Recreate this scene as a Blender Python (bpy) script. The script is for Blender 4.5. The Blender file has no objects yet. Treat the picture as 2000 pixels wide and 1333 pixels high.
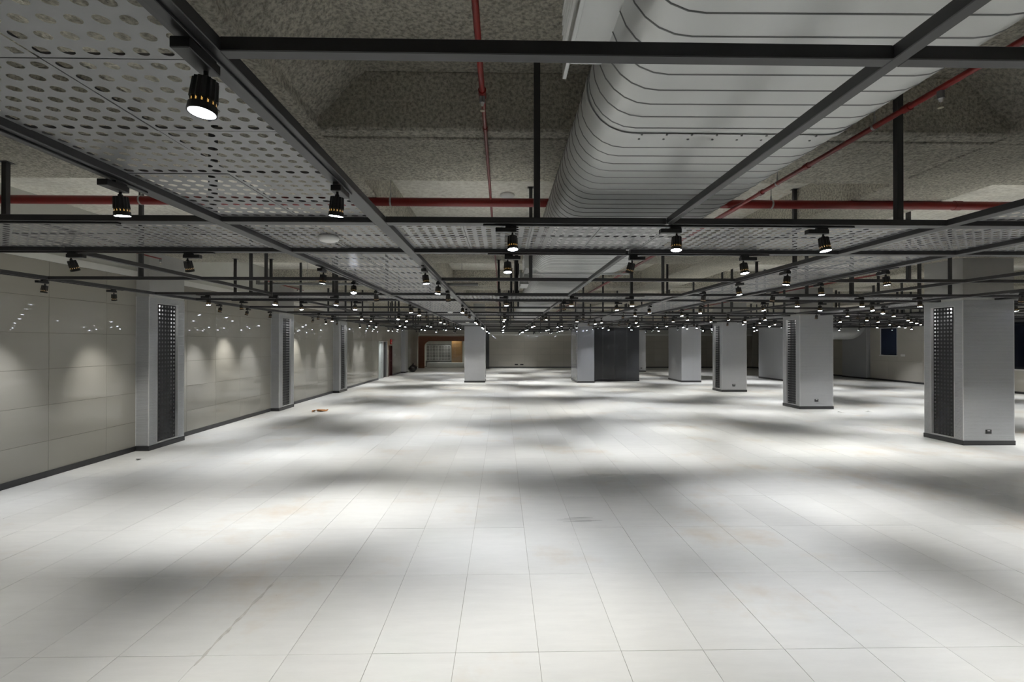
import bpy, math, random
from mathutils import Vector, Matrix

random.seed(7)
S = bpy.context.scene
COL = S.collection

# ------------------------------------------------------------------ camera
CAMH = 2.235
cam_d = bpy.data.cameras.new('camera')
cam_d.sensor_width = 36.0
cam_d.lens = 960.6 / 2000.0 * 36.0
cam_d.clip_start = 0.05
cam_d.clip_end = 200
cam = bpy.data.objects.new('camera', cam_d)
COL.objects.link(cam)
cam.matrix_world = (Matrix.Translation((0, 0, CAMH)) @ Matrix.Rotation(-0.020, 4, 'Z')
                    @ Matrix.Rotation(math.pi / 2 + 0.0047, 4, 'X') @ Matrix.Rotation(0.001, 4, 'Z'))
S.camera = cam

# ------------------------------------------------------------------ world, exposure
w = bpy.data.worlds.new('world')
w.use_nodes = True
w.node_tree.nodes['Background'].inputs[0].default_value = (0.5, 0.55, 0.6, 1)
w.node_tree.nodes['Background'].inputs[1].default_value = 0.02
S.world = w
S.view_settings.view_transform = 'Standard'
S.view_settings.look = 'None'
S.view_settings.gamma = 1.0
S.view_settings.use_curve_mapping = False
S.view_settings.exposure = 0.0
SPOT_W = 178.0          # power of every track spotlight
SPOT_ANGLE = math.radians(66)
SPOT_BLEND = 1.0

# ------------------------------------------------------------------ grid constants
ZG = 3.196              # underside of the suspended tube grid
XA, SW, BW = -0.98, 1.287, 2.325
PER = SW + 2 * BW       # 5.937
WB, WM, HB = 0.10, 0.05, 0.05   # strip bar width, middle bar width, bar height
YC1 = 3.98
XW = -7.58              # left wall face
XR = 23.1               # right wall face
YF = 45.0               # far wall face
YB = -4.6               # wall behind the camera
ZS, ZBM = 4.655, 4.135  # slab underside, beam underside


# ------------------------------------------------------------------ materials
def new_mat(name):
    m = bpy.data.materials.new(name)
    m.use_nodes = True
    nt = m.node_tree
    b = nt.nodes['Principled BSDF']
    return m, nt, b


def mat(name, col, rough=0.5, metal=0.0, spec=0.5, noise=0.06, nscale=6.0, bump=0.0, bscale=40.0, coat=0.0):
    """plain principled surface with faint procedural colour variation and relief"""
    m, nt, b = new_mat(name)
    b.inputs['Roughness'].default_value = rough
    b.inputs['Metallic'].default_value = metal
    b.inputs['Specular IOR Level'].default_value = spec
    b.inputs['Coat Weight'].default_value = coat
    b.inputs['Coat Roughness'].default_value = 0.03
    tc = nt.nodes.new('ShaderNodeTexCoord')
    n = nt.nodes.new('ShaderNodeTexNoise')
    n.inputs['Scale'].default_value = nscale
    n.inputs['Detail'].default_value = 4
    nt.links.new(tc.outputs['Object'], n.inputs['Vector'])
    mx = nt.nodes.new('ShaderNodeMix')
    mx.data_type = 'RGBA'
    mx.inputs[6].default_value = (col[0] * (1 - noise), col[1] * (1 - noise), col[2] * (1 - noise), 1)
    mx.inputs[7].default_value = (min(1, col[0] * (1 + noise)), min(1, col[1] * (1 + noise)), min(1, col[2] * (1 + noise)), 1)
    nt.links.new(n.outputs['Fac'], mx.inputs[0])
    nt.links.new(mx.outputs[2], b.inputs['Base Color'])
    if bump:
        n2 = nt.nodes.new('ShaderNodeTexNoise')
        n2.inputs['Scale'].default_value = bscale
        n2.inputs['Detail'].default_value = 3
        nt.links.new(tc.outputs['Object'], n2.inputs['Vector'])
        bp = nt.nodes.new('ShaderNodeBump')
        bp.inputs['Strength'].default_value = 0.6
        bp.inputs['Distance'].default_value = bump
        nt.links.new(n2.outputs['Fac'], bp.inputs['Height'])
        nt.links.new(bp.outputs['Normal'], b.inputs['Normal'])
    return m


def emit_mat(name, col, strength):
    m, nt, b = new_mat(name)
    b.inputs['Base Color'].default_value = (0.8, 0.8, 0.8, 1)
    b.inputs['Emission Color'].default_value = (*col, 1)
    b.inputs['Emission Strength'].default_value = strength
    m.cycles.emission_sampling = 'NONE'
    return m


def floor_tile_mat():
    m, nt, b = new_mat('porcelain_floor_tile')
    L = nt.links.new
    geo = nt.nodes.new('ShaderNodeNewGeometry')
    oi = nt.nodes.new('ShaderNodeObjectInfo')
    b.inputs['Roughness'].default_value = 0.42
    b.inputs['Specular IOR Level'].default_value = 0.35
    # broad brownish dirt
    n1 = nt.nodes.new('ShaderNodeTexNoise'); n1.inputs['Scale'].default_value = 0.55
    n1.inputs['Detail'].default_value = 6; n1.inputs['Roughness'].default_value = 0.65
    L(geo.outputs['Position'], n1.inputs['Vector'])
    r1 = nt.nodes.new('ShaderNodeValToRGB')
    r1.color_ramp.elements[0].position = 0.55; r1.color_ramp.elements[1].position = 0.78
    L(n1.outputs['Fac'], r1.inputs['Fac'])
    mx = nt.nodes.new('ShaderNodeMix'); mx.data_type = 'RGBA'
    mx.inputs[6].default_value = (0.655, 0.655, 0.635, 1)
    mx.inputs[7].default_value = (0.56, 0.48, 0.385, 1)
    L(r1.outputs['Color'], mx.inputs[0])
    # fine smears
    mp = nt.nodes.new('ShaderNodeMapping'); mp.inputs['Scale'].default_value = (1.0, 5.0, 1.0)
    L(geo.outputs['Position'], mp.inputs['Vector'])
    n2 = nt.nodes.new('ShaderNodeTexNoise'); n2.inputs['Scale'].default_value = 2.2
    n2.inputs['Detail'].default_value = 8; n2.inputs['Roughness'].default_value = 0.7
    L(mp.outputs['Vector'], n2.inputs['Vector'])
    r2 = nt.nodes.new('ShaderNodeMapRange')
    r2.inputs['From Min'].default_value = 0.3; r2.inputs['From Max'].default_value = 0.7
    r2.inputs['To Min'].default_value = 0.95; r2.inputs['To Max'].default_value = 1.04
    L(n2.outputs['Fac'], r2.inputs['Value'])
    # small dark specks
    v = nt.nodes.new('ShaderNodeTexVoronoi'); v.inputs['Scale'].default_value = 1.7
    L(geo.outputs['Position'], v.inputs['Vector'])
    r3 = nt.nodes.new('ShaderNodeMapRange')
    r3.inputs['From Min'].default_value = 0.006; r3.inputs['From Max'].default_value = 0.016
    r3.inputs['To Min'].default_value = 0.35; r3.inputs['To Max'].default_value = 1.0
    L(v.outputs['Distance'], r3.inputs['Value'])
    mu = nt.nodes.new('ShaderNodeMath'); mu.operation = 'MULTIPLY'
    L(r2.outputs['Result'], mu.inputs[0]); L(r3.outputs['Result'], mu.inputs[1])
    rr = nt.nodes.new('ShaderNodeMapRange')
    rr.inputs['To Min'].default_value = 0.965; rr.inputs['To Max'].default_value = 1.03
    L(oi.outputs['Random'], rr.inputs['Value'])
    mu2 = nt.nodes.new('ShaderNodeMath'); mu2.operation = 'MULTIPLY'
    L(mu.outputs[0], mu2.inputs[0]); L(rr.outputs['Result'], mu2.inputs[1])
    vm = nt.nodes.new('ShaderNodeVectorMath'); vm.operation = 'SCALE'
    L(mx.outputs[2], vm.inputs[0]); L(mu2.outputs[0], vm.inputs['Scale'])
    L(vm.outputs['Vector'], b.inputs['Base Color'])
    return m


def wall_tile_mat(name, c, rough=0.09):
    m, nt, b = new_mat(name)
    L = nt.links.new
    geo = nt.nodes.new('ShaderNodeNewGeometry')
    oi = nt.nodes.new('ShaderNodeObjectInfo')
    mp = nt.nodes.new('ShaderNodeMapping'); mp.inputs['Scale'].default_value = (1.0, 0.5, 3.0)
    L(geo.outputs['Position'], mp.inputs['Vector'])
    n = nt.nodes.new('ShaderNodeTexNoise'); n.inputs['Scale'].default_value = 0.9
    n.inputs['Detail'].default_value = 5
    L(mp.outputs['Vector'], n.inputs['Vector'])
    mx = nt.nodes.new('ShaderNodeMix'); mx.data_type = 'RGBA'
    mx.inputs[6].default_value = (c[0] * 0.93, c[1] * 0.93, c[2] * 0.93, 1)
    mx.inputs[7].default_value = (c[0] * 1.06, c[1] * 1.06, c[2] * 1.06, 1)
    L(n.outputs['Fac'], mx.inputs[0])
    rr = nt.nodes.new('ShaderNodeMapRange')
    rr.inputs['To Min'].default_value = 0.97; rr.inputs['To Max'].default_value = 1.03
    L(oi.outputs['Random'], rr.inputs['Value'])
    vm = nt.nodes.new('ShaderNodeVectorMath'); vm.operation = 'SCALE'
    L(mx.outputs[2], vm.inputs[0]); L(rr.outputs['Result'], vm.inputs['Scale'])
    L(vm.outputs['Vector'], b.inputs['Base Color'])
    b.inputs['Roughness'].default_value = rough
    b.inputs['Specular IOR Level'].default_value = 0.5
    return m


def spray_mat(name, c, bump=0.035, dark=0.35, scale=26.0):
    """coarse sprayed fireproofing"""
    m, nt, b = new_mat(name)
    L = nt.links.new
    geo = nt.nodes.new('ShaderNodeNewGeometry')
    n = nt.nodes.new('ShaderNodeTexNoise'); n.inputs['Scale'].default_value = scale
    n.inputs['Detail'].default_value = 5; n.inputs['Roughness'].default_value = 0.65
    L(geo.outputs['Position'], n.inputs['Vector'])
    n2 = nt.nodes.new('ShaderNodeTexNoise'); n2.inputs['Scale'].default_value = 0.8
    n2.inputs['Detail'].default_value = 3
    L(geo.outputs['Position'], n2.inputs['Vector'])
    r = nt.nodes.new('ShaderNodeValToRGB')
    r.color_ramp.elements[0].position = 0.36
    r.color_ramp.elements[0].color = (c[0] * dark, c[1] * dark * .98, c[2] * dark * .95, 1)
    r.color_ramp.elements[1].position = 0.60
    r.color_ramp.elements[1].color = (c[0] * 1.1, c[1] * 1.1, c[2] * 1.1, 1)
    L(n.outputs['Fac'], r.inputs['Fac'])
    rr = nt.nodes.new('ShaderNodeMapRange')
    rr.inputs['From Min'].default_value = 0.3; rr.inputs['From Max'].default_value = 0.7
    rr.inputs['To Min'].default_value = 0.82; rr.inputs['To Max'].default_value = 1.18
    L(n2.outputs['Fac'], rr.inputs['Value'])
    vm = nt.nodes.new('ShaderNodeVectorMath'); vm.operation = 'SCALE'
    L(r.outputs['Color'], vm.inputs[0]); L(rr.outputs['Result'], vm.inputs['Scale'])
    L(vm.outputs['Vector'], b.inputs['Base Color'])
    b.inputs['Roughness'].default_value = 0.95
    b.inputs['Specular IOR Level'].default_value = 0.1
    bp = nt.nodes.new('ShaderNodeBump')
    bp.inputs['Strength'].default_value = 0.9; bp.inputs['Distance'].default_value = bump
    L(n.outputs['Fac'], bp.inputs['Height']); L(bp.outputs['Normal'], b.inputs['Normal'])
    return m


M = {}
M['floor'] = floor_tile_mat()
M['grout'] = mat('floor_grout', (0.22, 0.20, 0.17), 0.9)
M['wall'] = wall_tile_mat('polished_beige_tile', (0.34, 0.325, 0.288), 0.006)
M['wallfar'] = wall_tile_mat('lightened_beige_tile', (0.50, 0.475, 0.42), 0.02)  # beige tile lightened to make up for weak light on the distant walls
M['wall_joint'] = mat('tile_joint', (0.17, 0.16, 0.14), 0.8)
M['plaster'] = mat('pale_plaster', (0.52, 0.52, 0.48), 0.8, bump=0.002)
M['trimwhite'] = mat('white_trim', (0.72, 0.72, 0.69), 0.5)
M['base'] = mat('dark_baseboard', (0.03, 0.03, 0.032), 0.35)
M['spray'] = spray_mat('sprayed_fireproofing', (0.66, 0.635, 0.55), 0.03, 0.50, 34.0)
M['spray_pale'] = spray_mat('pale_sprayed_slab', (0.84, 0.825, 0.76), 0.006, 0.86, 14.0)
M['bar'] = mat('charcoal_powder_coated_steel', (0.032, 0.032, 0.034), 0.42, spec=0.5, noise=0.1)
M['track'] = mat('black_track', (0.012, 0.012, 0.014), 0.35)
M['fixture'] = mat('black_lamp_body', (0.014, 0.014, 0.015), 0.38)
M['panel'] = mat('grey_perforated_sheet', (0.23, 0.233, 0.237), 0.33, metal=0.35, noise=0.04)
M['screen'] = mat('black_perforated_sheet', (0.012, 0.012, 0.014), 0.4)
M['clad'] = mat('ribbed_light_grey_cladding', (0.50, 0.505, 0.52), 0.36, metal=0.25, noise=0.03)
M['cladgloss'] = mat('glossy_grey_cladding', (0.34, 0.345, 0.37), 0.10, metal=0.2, noise=0.03)
M['cladtrim'] = mat('silver_corner_trim', (0.68, 0.68, 0.68), 0.3, metal=0.3)
M['niche'] = mat('dull_grey_niche_lining', (0.24, 0.24, 0.24), 0.8)
M['core'] = mat('grey_column_core', (0.45, 0.45, 0.44), 0.8, bump=0.002)
M['darkblock'] = mat('glossy_charcoal_panel', (0.050, 0.052, 0.056), 0.12, noise=0.05)
M['galv'] = mat('galvanised_duct_metal', (0.57, 0.58, 0.575), 0.36, metal=0.5, noise=0.10, nscale=2.5)
M['seam'] = mat('dark_duct_seam', (0.20, 0.205, 0.205), 0.5, metal=0.4)
M['red'] = mat('red_painted_pipe', (0.19, 0.012, 0.010), 0.35, noise=0.15)
M['white'] = mat('white_plastic', (0.75, 0.75, 0.74), 0.4)
M['black'] = mat('black_plastic', (0.015, 0.015, 0.015), 0.4)
M['steel'] = mat('bare_steel', (0.45, 0.45, 0.45), 0.4, metal=0.8)
M['brass'] = mat('sprinkler_brass', (0.55, 0.50, 0.40), 0.35, metal=0.7)
M['wood'] = mat('red_brown_wood', (0.16, 0.058, 0.026), 0.45, noise=0.25, nscale=9)
M['tan'] = mat('tan_wood', (0.36, 0.20, 0.075), 0.5, noise=0.2, nscale=7)
M['reddoor'] = mat('dark_red_door', (0.07, 0.012, 0.010), 0.45)
M['darkopening'] = mat('dark_opening_fill', (0.010, 0.012, 0.016), 0.35)
M['greendoor'] = mat('pale_green_grey_door', (0.52, 0.57, 0.55), 0.35)
M['navy'] = mat('navy_blind', (0.012, 0.022, 0.055), 0.6)
M['night'] = mat('dark_window_glass', (0.006, 0.008, 0.016), 0.06)
M['leaf'] = mat('dry_brown_leaf', (0.33, 0.13, 0.03), 0.7, noise=0.4, nscale=30)
M['bag'] = mat('black_plastic_bag', (0.012, 0.010, 0.010), 0.25, bump=0.02, bscale=14)
M['redsign'] = mat('red_sign', (0.60, 0.02, 0.015), 0.4)
M['lens'] = emit_mat('lit_led_lens', (0.80, 0.86, 1.0), 60.0)
M['amber'] = emit_mat('amber_light_slot', (1.0, 0.52, 0.06), 0.55)
M['diff'] = emit_mat('ceiling_lamp_diffuser', (1.0, 0.95, 0.85), 3.0)
g, nt, b = new_mat('clear_glass')
b.inputs['Base Color'].default_value = (0.9, 0.95, 0.93, 1)
b.inputs['Roughness'].default_value = 0.02
b.inputs['Transmission Weight'].default_value = 1.0
b.inputs['IOR'].default_value = 1.45
M['glass'] = g


# ------------------------------------------------------------------ mesh helpers
class MB:
    def __init__(s):
        s.v, s.f, s.mi, s.mats, s.smooth = [], [], [], [], []

    def slot(s, m):
        if m not in s.mats:
            s.mats.append(m)
        return s.mats.index(m)

    def add(s, vs, fs, m, smooth=False):
        o = len(s.v)
        k = s.slot(m)
        s.v += [tuple(v) for v in vs]
        s.f += [tuple(i + o for i in f) for f in fs]
        s.mi += [k] * len(fs)
        s.smooth += [smooth] * len(fs)
        return s

    def box(s, x0, x1, y0, y1, z0, z1, m, bev=0.0):
        if bev <= 0:
            vs = [(x, y, z) for z in (z0, z1) for y in (y0, y1) for x in (x0, x1)]
            fs = [(0, 2, 3, 1), (4, 5, 7, 6), (0, 1, 5, 4), (2, 6, 7, 3), (0, 4, 6, 2), (1, 3, 7, 5)]
            return s.add(vs, fs, m)
        # chamfered all round: 24 verts
        b = bev
        vs, idx = [], {}
        for sx in (0, 1):
            for sy in (0, 1):
                for sz in (0, 1):
                    X, Y, Z = (x0, x1)[sx], (y0, y1)[sy], (z0, z1)[sz]
                    dx, dy, dz = (b, -b)[sx], (b, -b)[sy], (b, -b)[sz]
                    for a, p in enumerate([(X, Y + dy, Z + dz), (X + dx, Y, Z + dz), (X + dx, Y + dy, Z)]):
                        idx[(sx, sy, sz, a)] = len(vs)
                        vs.append(p)
        fs = []
        for q in (0, 1):
            fs.append([idx[(q, y, z, 0)] for y, z in ((0, 0), (1, 0), (1, 1), (0, 1))])
            fs.append([idx[(x, q, z, 1)] for x, z in ((0, 0), (0, 1), (1, 1), (1, 0))])
            fs.append([idx[(x, y, q, 2)] for x, y in ((0, 0), (1, 0), (1, 1), (0, 1))])
        for i in (0, 1):
            for j in (0, 1):
                fs.append([idx[(0, i, j, 1)], idx[(1, i, j, 1)], idx[(1, i, j, 2)], idx[(0, i, j, 2)]])
                fs.append([idx[(i, 0, j, 0)], idx[(i, 1, j, 0)], idx[(i, 1, j, 2)], idx[(i, 0, j, 2)]])
                fs.append([idx[(i, j, 0, 0)], idx[(i, j, 1, 0)], idx[(i, j, 1, 1)], idx[(i, j, 0, 1)]])
                for k in (0, 1):
                    fs.append([idx[(i, j, k, 0)], idx[(i, j, k, 1)], idx[(i, j, k, 2)]]) if True else None
        # de-duplicate the corner triangles (added once per k)
        seen, out = set(), []
        for f in fs:
            key = tuple(sorted(f))
            if key not in seen:
                seen.add(key)
                out.append(f)
        return s.add(vs, out, m)

    def cyl(s, p, q, r0, r1, m, n=12, caps=True, smooth=True):
        p, q = Vector(p), Vector(q)
        d = (q - p).normalized()
        a = d.orthogonal().normalized()
        c = d.cross(a)
        vs = []
        for P, r in ((p, r0), (q, r1)):
            for i in range(n):
                t = 2 * math.pi * i / n
                vs.append(P + a * (r * math.cos(t)) + c * (r * math.sin(t)))
        fs = [(i, (i + 1) % n, n + (i + 1) % n, n + i) for i in range(n)]
        s.add(vs, fs, m, smooth)
        if caps:
            s.add(vs[:n], [tuple(range(n))[::-1]], m)
            s.add(vs[n:], [tuple(range(n))], m)
        return s

    def lathe(s, prof, m, n=24, smooth=True):
        vs, fs = [], []
        for z, r in prof:
            for i in range(n):
                t = 2 * math.pi * i / n
                vs.append((r * math.cos(t), r * math.sin(t), z))
        for k in range(len(prof) - 1):
            for i in range(n):
                fs.append((k * n + i, k * n + (i + 1) % n, (k + 1) * n + (i + 1) % n, (k + 1) * n + i))
        return s.add(vs, fs, m, smooth)

    def mesh(s, name):
        me = bpy.data.meshes.new(name)
        me.from_pydata(s.v, [], s.f)
        for m in s.mats:
            me.materials.append(m)
        me.polygons.foreach_set('material_index', s.mi)
        me.polygons.foreach_set('use_smooth', s.smooth)
        me.update()
        return me

    def build(s, name, parent=None, loc=None):
        me = s.mesh(name)
        import bmesh
        bm = bmesh.new(); bm.from_mesh(me)
        bmesh.ops.recalc_face_normals(bm, faces=bm.faces)
        bm.to_mesh(me); bm.free()
        return link(name, me, parent, loc)


def link(name, me, parent=None, loc=None):
    o = bpy.data.objects.new(name, me)
    COL.objects.link(o)
    if parent is not None:
        o.parent = parent
    if loc is not None:
        o.location = loc
    return o


def empty(name, loc=(0, 0, 0), rz=0.0):
    o = bpy.data.objects.new(name, None)
    COL.objects.link(o)
    o.empty_display_size = 0.1
    o.location = loc
    o.rotation_euler = (0, 0, rz)
    return o


def tag(o, label, cat=None, group=None, kind=None):
    o['label'] = label
    if cat: o['category'] = cat
    if group: o['group'] = group
    if kind: o['kind'] = kind
    return o


# ------------------------------------------------------------------ FLOOR
fl = MB().box(XW - 0.3, XR + 0.3, YB - 0.3, YF + 6.0, -0.20, -0.004, M['grout']).build('floor')
tag(fl, 'large off-white porcelain tile floor of the empty hall', 'floor', kind='structure')
TW, TL, J = 0.60, 1.20, 0.0024
TX0, TY0 = -3.334 - 0.6 * 8, 4.767 - 1.2 * 9
tile_me = MB().box(J / 2, TW - J / 2, J / 2, TL - J / 2, -0.012, 0.0, M['floor'], bev=0.0012).mesh('tile')


def cam_px(x, y, z):
    v = cam.matrix_world.inverted() @ Vector((x, y, z))
    if v.z > -0.05:
        return None
    return 1000 + 960.6 * v.x / -v.z, 666.5 - 960.6 * v.y / -v.z


cells = []
nx = int((XR - TX0) / TW) + 1
ny = int((YF - TY0) / TL) + 2
for i in range(nx):
    for j in range(ny):
        x, y = TX0 + i * TW, TY0 + j * TL
        if x < XW - TW or x > XR or y > YF or y < YB - TL:
            continue
        p = cam_px(x + .3, y + .6, 0)
        vis = p is not None and -150 < p[0] < 2150 and p[1] < 1500
        cells.append((0 if vis else 1, math.hypot(x + .3, y + .6), x, y, vis))
cells.sort()
fine = MB(); n_ind = 0
for k, (a, d, x, y, vis) in enumerate(cells):
    if vis and n_ind < 300:
        o = link('tile', tile_me, fl)
        o.location = (x, y, random.uniform(-0.0006, 0.0004))
        o.rotation_euler = (random.uniform(-1, 1) * 0.0004, random.uniform(-1, 1) * 0.0006, 0)
        n_ind += 1
    else:
        dz = random.uniform(-0.0006, 0.0004)
        vs = [(x + J / 2, y + J / 2, dz), (x + TW - J / 2, y + J / 2, dz), (x + TW - J / 2, y + TL - J / 2, dz), (x + J / 2, y + TL - J / 2, dz)]
        vs += [(q[0], q[1], -0.012) for q in vs]
        fine.add(vs, [(0, 1, 2, 3), (0, 4, 5, 1), (1, 5, 6, 2), (2, 6, 7, 3), (3, 7, 4, 0)], M['floor'])
o = link('tile_field', fine.mesh('tile_field'), fl)
o['kind'] = 'stuff'


# ------------------------------------------------------------------ WALLS
def tiled_wall(name, label, origin, u, length, ztop, n, tiles_u=1.2, tiles_z=0.6, zbase=0.10, m='wall', skip=(), limit=300, start=0.0, thick=0.25, ztot=ZS):
    """origin: point on the face at floor, u: unit direction along the wall, n: outward normal of the face"""
    origin, u, n = Vector(origin), Vector(u), Vector(n)

    def P(a, z, d):
        q = origin + u * a + n * d
        return (q.x, q.y, z)
    mb = MB()
    for (a0, a1, z0, z1) in ([(0, length, 0, ztot)] if not skip else None or holes(0, length, 0, ztot, skip)):
        vs = [P(a, z, d) for d in (-0.008, -thick) for z in (z0, z1) for a in (a0, a1)]
        mb.add(vs, [(0, 1, 3, 2), (4, 6, 7, 5), (0, 4, 5, 1), (2, 3, 7, 6), (0, 2, 6, 4), (1, 5, 7, 3)], M['plaster'] if m is None else M['wall_joint'])
    wl = mb.build(name)
    tag(wl, label, 'wall', kind='structure')
    if m is None:
        return wl
    pieces = []
    a = start
    while a < length - 0.02:
        a1 = min(a + tiles_u, length)
        a0 = max(a, 0)
        z = 0.0
        while z < ztop - 0.02:
            z1 = min(z + tiles_z, ztop)
            if not any(a0 < s[1] - 0.01 and a1 > s[0] + 0.01 and z < s[3] - .01 and z1 > s[2] + .01 for s in skip):
                pieces.append((a0, a1, z, z1))
            else:
                for (b0, b1, y0, y1) in holes(a0, a1, z, z1, skip):
                    if b1 - b0 > .03 and y1 - y0 > .03:
                        pieces.append((b0, b1, y0, y1))
            z += tiles_z
        a += tiles_u
    cache = {}
    g = 0.0025
    for (a0, a1, z0, z1) in pieces:
        key = (round(a1 - a0, 3), round(z1 - z0, 3))
        if key not in cache:
            wu, wz = key
            vs = []
            for d, e in ((0, g + 0.001), (-0.0015, g), (-0.008, g)):
                for (aa, zz) in ((e, e), (wu - e, e), (wu - e, wz - e), (e, wz - e)):
                    q = u * aa + n * d
                    vs.append((q.x, q.y, zz))
            fs = [(0, 1, 2, 3)] + [(r * 4 + i, (r + 1) * 4 + i, (r + 1) * 4 + (i + 1) % 4, r * 4 + (i + 1) % 4) for r in (0, 1) for i in range(4)]
            cache[key] = MB().add(vs, fs, M[m]).mesh('wall_tile')
        q = origin + u * a0
        o = link('wall_tile', cache[key], wl, (q.x + n.x * random.uniform(0, .0006), q.y + n.y * random.uniform(0, .0006), z0))
        o.rotation_euler = (random.uniform(-1, 1) * .0006, random.uniform(-1, 1) * .0006, 0)
    # upper plain wall
    mb = MB()
    for (a0, a1) in ((0, length),):
        vs = [P(a, z, d) for d in (0.0, -0.008) for z in (ztop + 0.12, ztot) for a in (a0, a1)]
        mb.add(vs, [(0, 1, 3, 2), (0, 4, 5, 1), (2, 3, 7, 6)], M['plaster'])
    mb.build('upper_wall', wl)
    mb = MB()
    vs = [P(a, z, d) for d in (0.03, -0.008) for z in (ztop, ztop + 0.12) for a in (0, length)]
    mb.add(vs, [(0, 1, 3, 2), (0, 4, 5, 1), (2, 3, 7, 6), (0, 2, 6, 4), (1, 5, 7, 3)], M['trimwhite'])
    mb.build('top_trim', wl)
    return wl


def holes(a0, a1, z0, z1, skip):
    """rectangle minus openings, as rectangles"""
    rects = [(a0, a1, z0, z1)]
    for s in skip:
        out = []
        for (p, q, r, t) in rects:
            x0, x1, y0, y1 = max(p, s[0]), min(q, s[1]), max(r, s[2]), min(t, s[3])
            if x0 >= x1 or y0 >= y1:
                out.append((p, q, r, t)); continue
            if p < x0: out.append((p, x0, r, t))
            if x1 < q: out.append((x1, q, r, t))
            if r < y0: out.append((x0, x1, r, y0))
            if y1 < t: out.append((x0, x1, y1, t))
        rects = out
    return rects


# left wall: runs from behind the camera to the far corner; a = y - YB
doors = [(31.5 - YB, 32.65 - YB, -1, 2.36), (33.0 - YB, 34.1 - YB, -1, 2.08), (30.3 - YB, 31.42 - YB, -1, 2.36)]
tiled_wall('wall_left', 'long polished beige tiled wall along the left side', (XW, YB, 0), (0, 1, 0), YF - YB, 3.6, (1, 0, 0),
           skip=doors, start=-((8.38 - YB) % 1.2) * -1 - 1.2 if False else ((8.38 - YB) % 1.2) - 1.2)
wall_far_skip = [(-7.6 + 7.58, 5.95, -1, 2.86)]
tiled_wall('wall_far', 'beige tiled end wall at the far side of the hall', (XW, YF, 0), (1, 0, 0), XR - XW, 2.95, (0, -1, 0),
           skip=wall_far_skip, tiles_u=1.2, m='wallfar')
tiled_wall('wall_right', 'beige tiled side wall far behind the right columns', (XR, YB, 0), (0, 1, 0), YF - YB, 3.62, (-1, 0, 0),
           skip=[(28.30 - YB, 29.60 - YB, 1.55, 3.20), (20.2 - YB, 22.05 - YB, 1.1, 3.6)], tiles_u=2.4, tiles_z=1.2, m='wallfar')
tiled_wall('wall_back', 'plain plaster wall behind the camera', (XW, YB, 0), (1, 0, 0), XR - XW, ZS, (0, 1, 0), m=None)


def baseboard(name, label, x0, x1, y0, y1, h=0.10):
    o = MB().box(x0, x1, y0, y1, 0.0, h, M['base'], bev=0.002).build(name)
    tag(o, label, 'baseboard', kind='structure')


for k, (y0, y1) in enumerate(((YB, 10.31), (11.47, 16.25), (17.4, 22.19), (23.35, 30.28), (34.12, 37.0), (37.9, 38.2))):
    nm = ['first', 'second', 'third', 'fourth', 'fifth', 'last'][k]
    baseboard('baseboard_left', f'dark skirting of the left wall, {nm} stretch from the camera', XW + .001, XW + 0.018, y0, y1)
o = MB().box(XW + .001, XW + 0.05, 38.3, 44.2, 0.0, 0.10, M['trimwhite']).build('baseboard_left')
tag(o, 'white skirting board at far end of left wall', 'baseboard', kind='structure')
baseboard('baseboard_far', 'dark skirting of the far end wall', -1.4, XR, YF - 0.018, YF - .001)
baseboard('baseboard_right', 'dark skirting of the right side wall', XR - 0.018, XR - .001, YB, YF)


# ------------------------------------------------------------------ CEILING slab and beams
cl = MB().box(XW - 0.3, XR + 0.3, YB - 0.3, YF + 6.2, ZS, ZS + 0.25, M['spray']).build('ceiling')
tag(cl, 'sprayed concrete slab and beams above the suspended grid', 'ceiling', kind='structure')
for k in range(-1, 7):
    y0 = 4.38 + k * PER
    o = MB().box(XW, XR, y0, y0 + 1.39, ZBM, ZS + 0.01, M['spray'], bev=0.02).build('beam', cl)
    # step ridge along the beam underside
    MB().box(XW, XR, y0 + 0.16, y0 + 0.26, ZBM - 0.018, ZBM + 0.01, M['spray'], bev=0.008).build('beam_rib', o)
for k, x0 in enumerate((-2.85, 4.62, 10.8, 17.0)):
    MB().box(x0, x0 + 1.22, YB, YF, ZBM - 0.012, ZS + 0.01, M['spray'], bev=0.02).build('beam', cl)
for k in range(0, 7):       # smoother painted slab between the later beams
    y0 = 4.38 + 1.39 + k * PER
    MB().box(XW, XR, y0, y0 + PER - 1.39, ZS - 0.006, ZS + 0.01, M['spray_pale']).build('slab_panel', cl)
# sloping haunches beside the first long beam
for (xa, sgn) in ((-1.63, 1), (4.62, -1)):
    vs = []
    for y in (YB + .1, 4.38):
        vs += [(xa, y, ZS), (xa + sgn * 0.42, y, ZS), (xa, y, ZBM + 0.1)]
    MB().add(vs, [(0, 1, 2), (3, 5, 4), (0, 3, 4, 1), (1, 4, 5, 2), (0, 2, 5, 3)], M['spray']).build('haunch', cl)


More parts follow.
